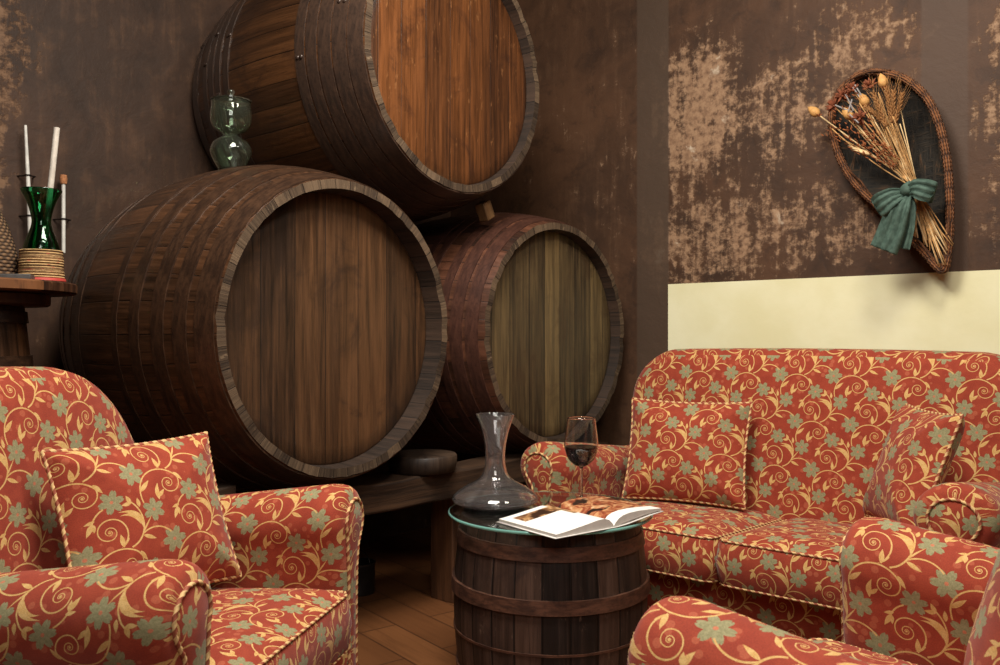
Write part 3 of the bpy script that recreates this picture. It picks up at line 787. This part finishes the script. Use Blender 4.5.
for (z0, z1, th) in ((.452, .492, .006), (.308, .348, .009), (.192, .199, .003), (.05, .09, .006)):
    h = MB(); h.lathe([(tr(z0) - .002, z0), (tr(z0) + th, z0), (tr((z0 + z1) / 2) + th, (z0 + z1) / 2), (tr(z1) + th, z1), (tr(z1) - .002, z1)], 80, uvr=.3); h.build('hoop', HOOP_T, t, angle=50)
b = MB(); R = .316
b.lathe([(0, 0), (.15, 0), (R - .012, 0), (R - .006, 0), (R - .004, 0)], 128)
b.lathe([(R - .004, 0), (R - .001, .002), (R, .005), (R - .001, .008), (R - .004, .010)], 128, mi=1)
b.lathe([(R - .004, .010), (R - .006, .010), (R - .012, .010), (.15, .010), (0, .010)], 128)
o = b.build('glass_disc', [TEALGLASS, TEALEDGE], angle=40); place(o, (TB[0], TB[1], .5315)); tag(o, 'round glass top with green edge lying on the barrel', 'table top')
ZT = .5425

def lerp_prof(pts, n=6): return [(p.x, p.y) for p in smooth_path([(r, z, 0) for r, z in pts], n)]
# decanter
t = thing('decanter', 'wide-bottomed glass decanter on the glass barrel table', 'decanter', (-1.775, 2.055, ZT))
outer = lerp_prof([(.0, .0), (.05, .0), (.098, .004), (.130, .016), (.136, .026), (.124, .042), (.096, .062), (.062, .080), (.043, .098), (.034, .122), (.031, .145), (.0315, .175), (.036, .208), (.046, .248), (.060, .284), (.062, .290)])
inner = [(max(r - (.0028 if z > .03 else .004), 0), max(z, .006)) for r, z in outer if True]
inner = [(r, z) for r, z in inner]
b = MB(); b.lathe(outer + [(.061, .2912)] + list(reversed(inner[:-1])), 72); b.build('vessel', SMOKE, t, angle=60)

# wine glass
t = thing('wine_glass', 'stemmed wine glass with red wine on the barrel table', 'glass', (-1.590, 2.262, ZT))
gs = lambda l: [(r * 1.05, z * 1.17) for r, z in l]
out = gs(lerp_prof([(0, 0), (.036, 0), (.037, .0025), (.018, .006), (.006, .014), (.0042, .04), (.004, .085), (.006, .100), (.022, .108), (.040, .124), (.0505, .150), (.0515, .170), (.047, .205), (.0425, .236)]))
inn = gs(lerp_prof([(0, .1075), (.018, .111), (.0385, .1265), (.0488, .151), (.0498, .170), (.0455, .205), (.0412, .236)]))
b = MB(); b.lathe(out + [(.0439, .2769)] + list(reversed(inn)), 56); b.build('goblet', CLEAR, t, angle=60)
wz = .184
wp = [(r - .0004 if r > 0 else 0, z + .0003) for r, z in inn if z < wz - .001] + [(.0518, wz), (.0, wz)]
b = MB(); b.lathe(wp, 56); b.build('wine', WINE, t, angle=60)

# open magazine
t = thing('open_book', 'open illustrated book lying on the glass top, photo pages up', 'book', (-1.323, 2.041, ZT), radians(77.9))
def page_block(name, sg, w, mat, prof):
    """prof: list of (x, zbottom, ztop)"""
    b = MB(); ny = 6; H = .25
    up = []; lo = []; uu = []; lu = []
    for i in range(ny + 1):
        y = H * i / ny
        up.append([(sg * x, y + (.004 * sin(i) if False else 0), zt) for x, zb, zt in prof]); uu.append([(sg * x, y) for x, zb, zt in prof])
        lo.append([(sg * x * .992, y, zb) for x, zb, zt in prof])
    b.grid(up, UV=uu, mi=0); b.grid(lo, mi=1)
    b.grid([up[0], lo[0]], mi=1); b.grid([up[-1], lo[-1]], mi=1)
    b.grid([[r[-1] for r in up], [r[-1] for r in lo]], mi=1); b.grid([[r[0] for r in up], [r[0] for r in lo]], mi=1)
    return b.build(name, [mat, PAPEREDGE], t, angle=40)
pl = [(x, zb, zt) for x, zb, zt in [(.0, .003, .005), (.006, .003, .014), (.018, .003, .024), (.035, .003, .0295), (.06, .003, .029), (.10, .003, .0235), (.15, .003, .017), (.19, .003, .0125), (.215, .003, .0105)]]
pr = [(.0, .003, .005), (.006, .003, .013), (.018, .004, .023), (.035, .007, .030), (.06, .011, .034), (.10, .016, .0355), (.14, .021, .034), (.175, .024, .032), (.195, .0245, .0305)]
page_block('page_block', -1, .215, PAGE_L, pl); page_block('page_block', 1, .195, PAGE_R, pr)
b = MB()
cv = [(-.221, .0012), (-.10, .0012), (-.01, .0012), (.01, .0012), (.05, .004), (.10, .0105), (.15, .0175), (.20, .0215)]
b.grid([[(x, -.004, z) for x, z in cv], [(x, .254, z) for x, z in cv]]); b.build('cover', COVER, t, solid=.0022)

# ------------------------------------------------------------------ bar table on the left with its things
BT = (-2.935, .912)
t = thing('bar_table', 'tall round barrel bar table behind the left armchair', 'table', (BT[0], BT[1], 0))
b = MB(); b.lathe([(0, 0), (.19, 0), (.195, .02), (.215, .35), (.22, .6), (.205, .9), (.178, 1.17), (.16, 1.175), (0, 1.175)], 56); b.build('barrel_base', STAVE_B, t, angle=50)
for (z0, z1) in ((.06, .10), (.40, .44), (.98, 1.02), (1.12, 1.155)):
    h = MB(); f = lambda z: .178 + (.027 * (1.17 - z) / .27 if z > .9 else .027 + .015 * (.9 - z) / .3 if z > .6 else .042 if z > .35 else .037 - .02 * (.35 - z) / .33)
    h.lathe([(f(z0) - .003, z0), (f(z0) + .006, z0), (f(z1) + .006, z1), (f(z1) - .003, z1)], 56, uvr=.2); h.build('hoop', HOOP_B, t, angle=50)
def disc(rad, z0, z1, nm, n=64):
    b = MB(); pts = []; uv = []
    for r, z in ((0, z0), (rad - .006, z0), (rad, z0 + .005), (rad, z1 - .005), (rad - .006, z1), (0, z1)):
        pts.append([(r * cos(TAU * j / n), r * sin(TAU * j / n), z) for j in range(n)]); uv.append([(r * cos(TAU * j / n) + 1, r * sin(TAU * j / n) + z) for j in range(n + 1)])
    b.grid(pts, cj=True, UV=uv); return b.build(nm, BARTOP, t, angle=50)
disc(.25, 1.172, 1.210, 'under_board'); disc(.325, 1.210, 1.244, 'table_top')
ZB = 1.2445
cx, cy = -2.79, 1.095
t = thing('carafe', 'green glass carafe in a straw rope sleeve on the bar table', 'carafe', (cx, cy, ZB))
b = MB(); b.lathe([(0, 0), (.066, 0), (.069, .004), (.067, .012), (0, .012)], 40); b.build('base', REDBASE, t)
prof = []
for k in range(60):
    z = .010 + .088 * k / 59; prof.append((.062 + .003 * abs(sin(k * pi / 6.0)) - .004 * (k / 59), z))
b = MB(); b.lathe([(.05, .010)] + prof + [(.05, .098)], 48, uvr=.062); b.build('rope_sleeve', ROPE, t, angle=80)
o = lerp_prof([(0, .013), (.050, .013), (.052, .03), (.052, .09), (.049, .115), (.036, .150), (.0275, .180), (.029, .205), (.040, .245), (.056, .278), (.058, .284)])
i_ = [(max(r - .0022, 0), max(z, .016)) for r, z in o]
b = MB(); b.lathe(o + [(.057, .2855)] + list(reversed(i_[:-1])), 48); b.build('glass_body', BOTTLEGREEN, t, angle=60)
b = MB(); ang = math.atan2(-cy, -cx); c0 = Vector((.0495 * cos(ang), .0495 * sin(ang), .112)); tg = Vector((-sin(ang), cos(ang), 0))
for rr in (.017, .009):
    b.tube([c0 + tg * rr * cos(a) + Vector((cos(ang), sin(ang), 0)) * (-.004 * (sin(a) > 0) * sin(a)) + Vector((0, 0, rr * sin(a))) for a in [TAU * k / 24 for k in range(24)]], .0022, 6, True)
b.build('glass_seal', BOTTLEGREEN, t)
b = MB(); b.tube([(0, 0, 0), (.006, .012, .13), (.024, .038, .46)], .009, 12); o = b.build('glass_rod', FROST); place(o, (cx - .005, cy + .0, ZB + .02)); tag(o, 'pale frosted rod standing inside the green carafe', 'rod')
t = thing('demijohn', 'brown wicker covered demijohn at the left edge of the bar table', 'bottle', (-2.905, .965, ZB))
b = MB(); b.lathe(lerp_prof([(0, 0), (.085, 0), (.10, .03), (.098, .09), (.075, .17), (.045, .24), (.03, .29)]) + [(0, .29)], 40, uvr=.09); b.build('wicker_cover', WICKER, t, angle=70)
b = MB(); b.lathe([(.0, .28), (.022, .28), (.021, .33), (.026, .335), (.026, .345), (.016, .345), (0, .34)], 24); b.build('neck', BOTTLEGREEN, t)
b = MB(); b.box((0, 0, .008), (.12, .075, .016), vert_axis=0, seg=3, jit=.003); o = b.build('slate_tile', SLATE, bevel=.002); place(o, (-2.735, .985, ZB), radians(60)); tag(o, 'thin dark grey slab lying on the bar table in front of the carafe', 'slab')

# glass tubes held on the back wall
def wall_tube(label, y0, z0, y1, z1, r0, r1, cork, br):
    t = thing('wall_tube', label, 'tube', (UB + .045, (y0 + y1) / 2, z0), 0, 'glass tubes on the back wall')
    Lz = z1 - z0; dy0, dy1 = y0 - (y0 + y1) / 2, y1 - (y0 + y1) / 2
    b = MB(); b.tube([(0, dy0 + (dy1 - dy0) * k / 8, Lz * k / 8) for k in range(9)], lambda q, l: r0 + (r1 - r0) * q, 12); b.build('tube', WHITEGLASS, t)
    if cork:
        c = MB(); c.lathe([(0, Lz), (.012, Lz), (.014, Lz + .02), (.012, Lz + .034), (0, Lz + .034)], 16, org=(0, dy1, 0)); c.build('cork', CORK, t)
    for z in br:
        q = (z - z0) / Lz; y = dy0 + (dy1 - dy0) * q; rr = r0 + (r1 - r0) * q + .003
        w = MB(); w.tube([(-.045, y + .035, z - z0), (-.01, y + .03, z - z0)] + [(rr * cos(a), y + rr * sin(a), z - z0) for a in [pi * .6 - TAU * k / 14 for k in range(12)]] + [(-.045, y - .02, z - z0)], .0028, 6); w.build('wire_clip', WIRE, t)
    return t
wall_tube('long tapering white glass tube on the wall left of the carafe', 1.312, 1.33, 1.288, 1.865, .011, .005, False, (1.53, 1.68))
wall_tube('short white glass tube with cork on the wall right of the carafe', 1.425, 1.40, 1.425, 1.665, .007, .007, True, (1.53,))

# green glass vessel on the left cask
t = thing('glass_jar', 'pale green double-bulb glass jar standing on the dark left cask', 'jar', (-2.81, 1.765, 1.690))
o = lerp_prof([(0, 0), (.040, .0), (.045, .004), (.055, .02), (.072, .055), (.074, .075), (.062, .102), (.034, .122), (.026, .13), (.034, .137), (.060, .152), (.072, .175), (.074, .20), (.070, .24), (.071, .252)])
i_ = [(max(r - .0025, 0), max(z, .004)) for r, z in o]
b = MB(); b.lathe(o + list(reversed(i_[:-1])), 48); b.build('vessel', PALEGREEN, t, angle=60)
b = MB(); b.lathe([(0, .2525), (.073, .2525), (.073, .257), (.045, .266), (.016, .270), (.009, .276), (.014, .286), (.012, .295), (0, .299)], 40); b.build('lid', PALEGREEN, t, angle=60)

# small dark can under the beam
t = thing('metal_can', 'small dark metal can on the floor under the beam', 'can', (-2.80, 2.37, 0))
b = MB(); b.lathe([(0, 0), (.06, 0), (.063, .01), (.063, .12), (.066, .123), (.066, .13), (.06, .13), (.058, .012), (0, .012)], 36); b.build('body', STEEL, t, angle=50)
b = MB(); b.tube([(.064 * cos(a), 0, .12 + .06 * sin(a)) for a in [pi * k / 16 for k in range(17)]], .003, 6); b.build('handle', WIRE, t)

# ------------------------------------------------------------------ wall basket and dried bouquet
RO = [(-1.107, 2.119), (-1.17, 2.095), (-1.22, 2.047), (-1.241, 1.948), (-1.213, 1.812), (-1.149, 1.689), (-1.066, 1.595), (-.986, 1.505), (-.906, 1.415), (-.852, 1.345), (-.826, 1.328), (-.812, 1.393), (-.806, 1.474), (-.806, 1.608), (-.818, 1.758), (-.85, 1.898), (-.90, 2.002), (-.99, 2.085)]
bc = (-1.0, 1.80)
t = thing('wall_basket', 'dark wicker basket with cane rim hung on the flaking wall above the sofa', 'basket', (bc[0], VR, bc[1]))
rim = [Vector((x - bc[0], -.10, z - bc[1])) for x, z in RO]
rim = smooth_path(rim, 10, True)
b = MB(); b.tube(resample(rim, .005, True), lambda q, l: .0155 + .0022 * sin(l * TAU / .016), 10, True, UVscale=.1); b.build('rim', BASKETRIM, t, angle=180)
b = MB(); pts = []
core = resample(rim, .02, True); cen = Vector((-.03, 0, .03))
for k in range(13):
    q = k / 12; row = []
    for p in core:
        c = Vector((cen.x, 0, cen.z)); d = Vector((p.x, 0, p.z)) - c
        v = c + d * (1 - q ** 1.3 * .999); v.y = -.10 + .085 * (1 - (1 - q) ** 2.2); row.append(v)
    pts.append(row)
b.grid(pts, cj=True); b.build('bowl', BASKETWEAVE, t, angle=180, solid=.006)
for k in range(5):
    tw = MB(); off = random.uniform(0, 6)
    i0 = [4, 40, 92, 120, 150][k] % len(core)
    a = core[i0]; e = core[(i0 + 9) % len(core)]
    tw.tube([a + Vector((0, -.012, .012)), (a + e) / 2 + Vector((.006, -.028, .022)), e + Vector((0, -.010, .010))], .0035, 6); tw.build('cane_end', BASKETRIM, t)

KN = Vector((-.919, 3.49, 1.64))
t = thing('dried_bouquet', 'bunch of dried flowers and wheat tied with a teal bow, in the wall basket', 'bouquet', KN)
def rel(x, z, y=3.48): return Vector((x, y, z)) - KN
def bez(p0, p1, bend=0, n=8):
    p0, p1 = Vector(p0), Vector(p1); m_ = (p0 + p1) / 2; d = p1 - p0; side = Vector((-d.z, 0, d.x)) * bend
    return [p0 * (1 - q) ** 2 + (m_ + side) * 2 * q * (1 - q) + p1 * q * q for q in [k / n for k in range(n + 1)]]
rs = random.Random(11)
heads = [(-1.277, 1.974), (-1.081, 1.976), (-1.015, 2.034), (-1.14, 1.936)]
ends = [(-.822, 1.344), (-.809, 1.397), (-.877, 1.415), (-.911, 1.451), (-.85, 1.42), (-.86, 1.46), (-.84, 1.44)]
def stem(tip, end, m, r=.0028, nm='stem'):
    b = MB(); k = Vector((rs.uniform(-.018, .018), rs.uniform(-.015, .012), rs.uniform(-.01, .01)))
    path = bez(end, k, rs.uniform(-.05, .05), 5)[:-1] + bez(k, tip, rs.uniform(-.06, .06), 9)
    b.tube(path, r, 6); return b.build(nm, m, t, angle=180)
def ellipsoid(b, c, ax, ln, r, n=10, tip=.25):
    ax = Vector(ax).normalized(); ref = Vector((0, 1, 0)); u = ax.cross(ref).normalized(); w = ax.cross(u)
    P = []
    for k in range(9):
        q = k / 8; rr = r * (sin(pi * q ** .8) ** .75 * (1 - tip * q) + .001); P.append([Vector(c) + ax * (ln * q) + (u * cos(TAU * j / n) + w * sin(TAU * j / n)) * rr for j in range(n)])
    b.grid(P, cj=True)
for i, (x, z) in enumerate(heads):
    y = 3.44 if i else 3.46
    tip = rel(x, z, y); stem(tip, rel(*ends[i], 3.50), PALESTRAW, .003)
    d = (tip - Vector((0, 0, 0))).normalized()
    b = MB(); ellipsoid(b, tip - d * .012, d, .062, .021)
    o = b.build('seed_pod', POD, t, angle=180)
    c = MB()
    for k in range(7):
        a = TAU * k / 7; c.tube([tip - d * .014, tip - d * .004 + Vector((cos(a) * .016, sin(a) * .016, 0))], lambda q, l: .004 * (1 - q) + .0008, 5)
    c.build('calyx', RUSTHERB, o)
for i in range(26):
    e = ends[i % len(ends)]; q = rs.random()
    x = -1.20 + .22 * q + rs.uniform(-.02, .02); z = 1.90 + .10 * q + rs.uniform(-.05, .05)
    if i % 3 == 0: x, z = -1.0 + rs.uniform(-.05, .04), 1.93 + rs.uniform(-.06, .08)
    stem(rel(x, z, 3.44 + rs.uniform(-.02, .03)), rel(e[0] + rs.uniform(-.02, .02), e[1] + rs.uniform(-.02, .03), 3.50), STRAW if i % 4 else PALESTRAW, .0022)
def ear(base, tip, nm='wheat_ear'):
    base, tip = Vector(base), Vector(tip); d = (tip - base); b = MB(); n = 15
    dn = d.normalized(); u = dn.cross(Vector((0, 1, 0))).normalized(); w = dn.cross(u)
    for k in range(n):
        for s in (0, 1, 2):
            a = s * 2.1 + k * .9; o = (u * cos(a) + w * sin(a)); c = base + d * (k / n)
            ellipsoid(b, c, dn * 1.0 + o * .55, .020, .0042, 6)
            if k % 2 == 0: b.tube([c, c + dn * .075 + o * .026], .0006, 3)
    return b.build(nm, EAR, t, angle=180)
for (bx, bz, tx, tz) in [(-.985, 1.885, -.975, 2.0), (-1.0, 1.87, -1.045, 2.005), (-.99, 1.90, -1.005, 2.02), (-1.0, 1.88, -1.08, 1.965), (-.975, 1.88, -.945, 1.985)]:
    y = 3.43 + rs.uniform(-.015, .02); ear(rel(bx, bz, y), rel(tx, tz, y - .01)); stem(rel(bx, bz, y), rel(-.86 + rs.uniform(-.03, .03), 1.44, 3.5), STRAW, .002)
b = MB()
for i in range(240):           # rust coloured dry seed heads, too many to count
    q = rs.random(); s = rs.uniform(-1, 1); x = -.97 - .22 * q + s * .05 * (.3 + q); z = 1.72 + .24 * q + s * .06 * (.3 + q)
    p = rel(x, z, 3.43 + rs.uniform(-.02, .04)); a = rs.uniform(0, TAU)
    ellipsoid(b, p, (-.6 + .4 * cos(a), rs.uniform(-.6, .3), .7 + .4 * sin(a)), rs.uniform(.012, .024), rs.uniform(.002, .004), 5)
o = b.build('seed_spray', RUSTHERB, t, angle=180); o['kind'] = 'stuff'
for (x, z) in [(-1.167, 2.019), (-1.098, 1.923), (-1.20, 1.985), (-1.06, 2.04), (-1.13, 2.035)]:
    b = MB(); c = rel(x, z, 3.43)
    for k in range(26):
        d = Vector((rs.uniform(-1, .6), rs.uniform(-1, .3), rs.uniform(-.5, 1))).normalized(); ellipsoid(b, c, d, .034, .006, 5)
    b.build('dried_flower', REDFLOWER, t, angle=180); stem(c, rel(-.85, 1.45, 3.5), STRAW, .002)
for (x, z, x2, z2) in [(-1.13, 2.055, -1.10, 2.0), (-1.15, 2.02, -1.125, 1.955), (-1.19, 1.985, -1.13, 1.95), (-1.115, 2.05, -1.09, 2.0), (-1.10, 1.90, -1.16, 1.965), (-1.14, 1.95, -1.13, 2.0)]:
    b = MB(); b.tube(bez(rel(x, z, 3.415), rel(x2, z2, 3.43)), .0028, 5); b.build('pale_stalk', SILVER, t)
b = MB()
for k in range(3):
    d = Vector((-.09 + .012 * k, -.01 - .006 * k, .05 - .012 * k)); ellipsoid(b, rel(-1.06, 1.776, 3.44), d, .10 - .012 * k, .009, 6, .8)
b.build('dry_leaf', PALESTRAW, t, angle=180)
# bow
def ribbon(parent, path, widths, nm, fold=.012, seed=0):
    path = [Vector(p) for p in path]; path = smooth_path(path, 8); n = len(path); b = MB(); P = []
    for i, p in enumerate(path):
        q = i / (n - 1); d = path[min(i + 1, n - 1)] - path[max(i - 1, 0)]; d.y *= .3; d.normalize(); s = Vector((-d.z, 0, d.x))
        k = q * (len(widths) - 1); f = int(min(k, len(widths) - 2)); w = widths[f] + (widths[f + 1] - widths[f]) * (k - f)
        P.append([p + s * w * (e / 6 - 1) + Vector((0, -fold * cos(e * 1.7 + seed + q * 2.0) * min(1, w / .04), 0)) for e in range(13)])
    b.grid(P); return b.build(nm, RIBBON, parent, angle=180, solid=.002)
Y = 3.43
bow = MB(); ellipsoid(bow, rel(-.935, 1.60, Y - .02), (.35, 0, 1), .06, .026, 12); bowo = bow.build('bow_knot', RIBBON, t, angle=180)
ribbon(t, [rel(-.93, 1.612, Y - .012), rel(-.965, 1.60, Y - .045), rel(-1.00, 1.578, Y - .052), rel(-1.028, 1.562, Y - .03), rel(-1.02, 1.566, Y - .002), rel(-.97, 1.595, Y + .012), rel(-.93, 1.615, Y)], [.016, .034, .044, .046, .044, .03, .015], 'bow_loop', fold=.008)
ribbon(t, [rel(-.93, 1.612, Y - .012), rel(-.895, 1.622, Y - .045), rel(-.86, 1.612, Y - .05), rel(-.832, 1.602, Y - .03), rel(-.84, 1.604, Y), rel(-.885, 1.615, Y + .012), rel(-.92, 1.618, Y)], [.016, .034, .04, .04, .038, .03, .015], 'bow_loop', fold=.008, seed=1)
ribbon(t, [rel(-.928, 1.615, Y - .01), rel(-.945, 1.56, Y - .045), rel(-.975, 1.48, Y - .03), rel(-1.01, 1.405, Y - .02)], [.018, .04, .05, .052], 'bow_tail', fold=.008)
ribbon(t, [rel(-.925, 1.615, Y), rel(-.925, 1.55, Y - .02), rel(-.935, 1.48, Y - .012), rel(-.955, 1.41, Y)], [.015, .03, .034, .036], 'bow_tail', fold=.007, seed=2)

# ------------------------------------------------------------------ lights
def area(name, loc, target, size, power, col, shape='DISK'):
    l = bpy.data.lights.new(name, 'AREA'); l.energy = power; l.size = size; l.color = col; l.shape = shape
    o = bpy.data.objects.new(name, l); COL.objects.link(o); o.location = loc
    d = Vector(target) - Vector(loc); o.rotation_euler = d.to_track_quat('-Z', 'Y').to_euler(); return o
area('ceiling_lamp_main', (-1.25, 1.2, 3.1), (-1.6, 2.0, .6), .9, 92, (1.0, .94, .84), 'SQUARE')
area('fill_light_rear', (.5, -.4, 2.7), (-1.6, 1.9, .8), 1.3, 34, (1.0, .96, .90), 'SQUARE')  # added fill from the camera side, no lamp of the room
area('ceiling_lamp_right', (-.3, 2.1, 3.3), (-1.2, 3.0, .9), .5, 30, (1.0, .92, .80))

w = bpy.data.worlds.new('World'); SC.world = w; w.use_nodes = True
w.node_tree.nodes['Background'].inputs[0].default_value = (.05, .045, .04, 1)

# ------------------------------------------------------------------ camera
cam = bpy.data.cameras.new('camera'); co = bpy.data.objects.new('camera', cam); COL.objects.link(co)
cam.sensor_width = 36; cam.lens = 30.96; cam.shift_y = .0035
co.location = (0, 0, 1.08); co.rotation_euler = (pi / 2, 0, radians(40.5))
cam.clip_start = .05; cam.clip_end = 50
cam.dof.use_dof = True; cam.dof.focus_distance = 2.8; cam.dof.aperture_fstop = 9
SC.camera = co
SC.view_settings.view_transform = 'Standard'; SC.view_settings.look = 'None'; SC.view_settings.gamma = 1.0
SC.view_settings.use_curve_mapping = False; SC.view_settings.exposure = 0.0
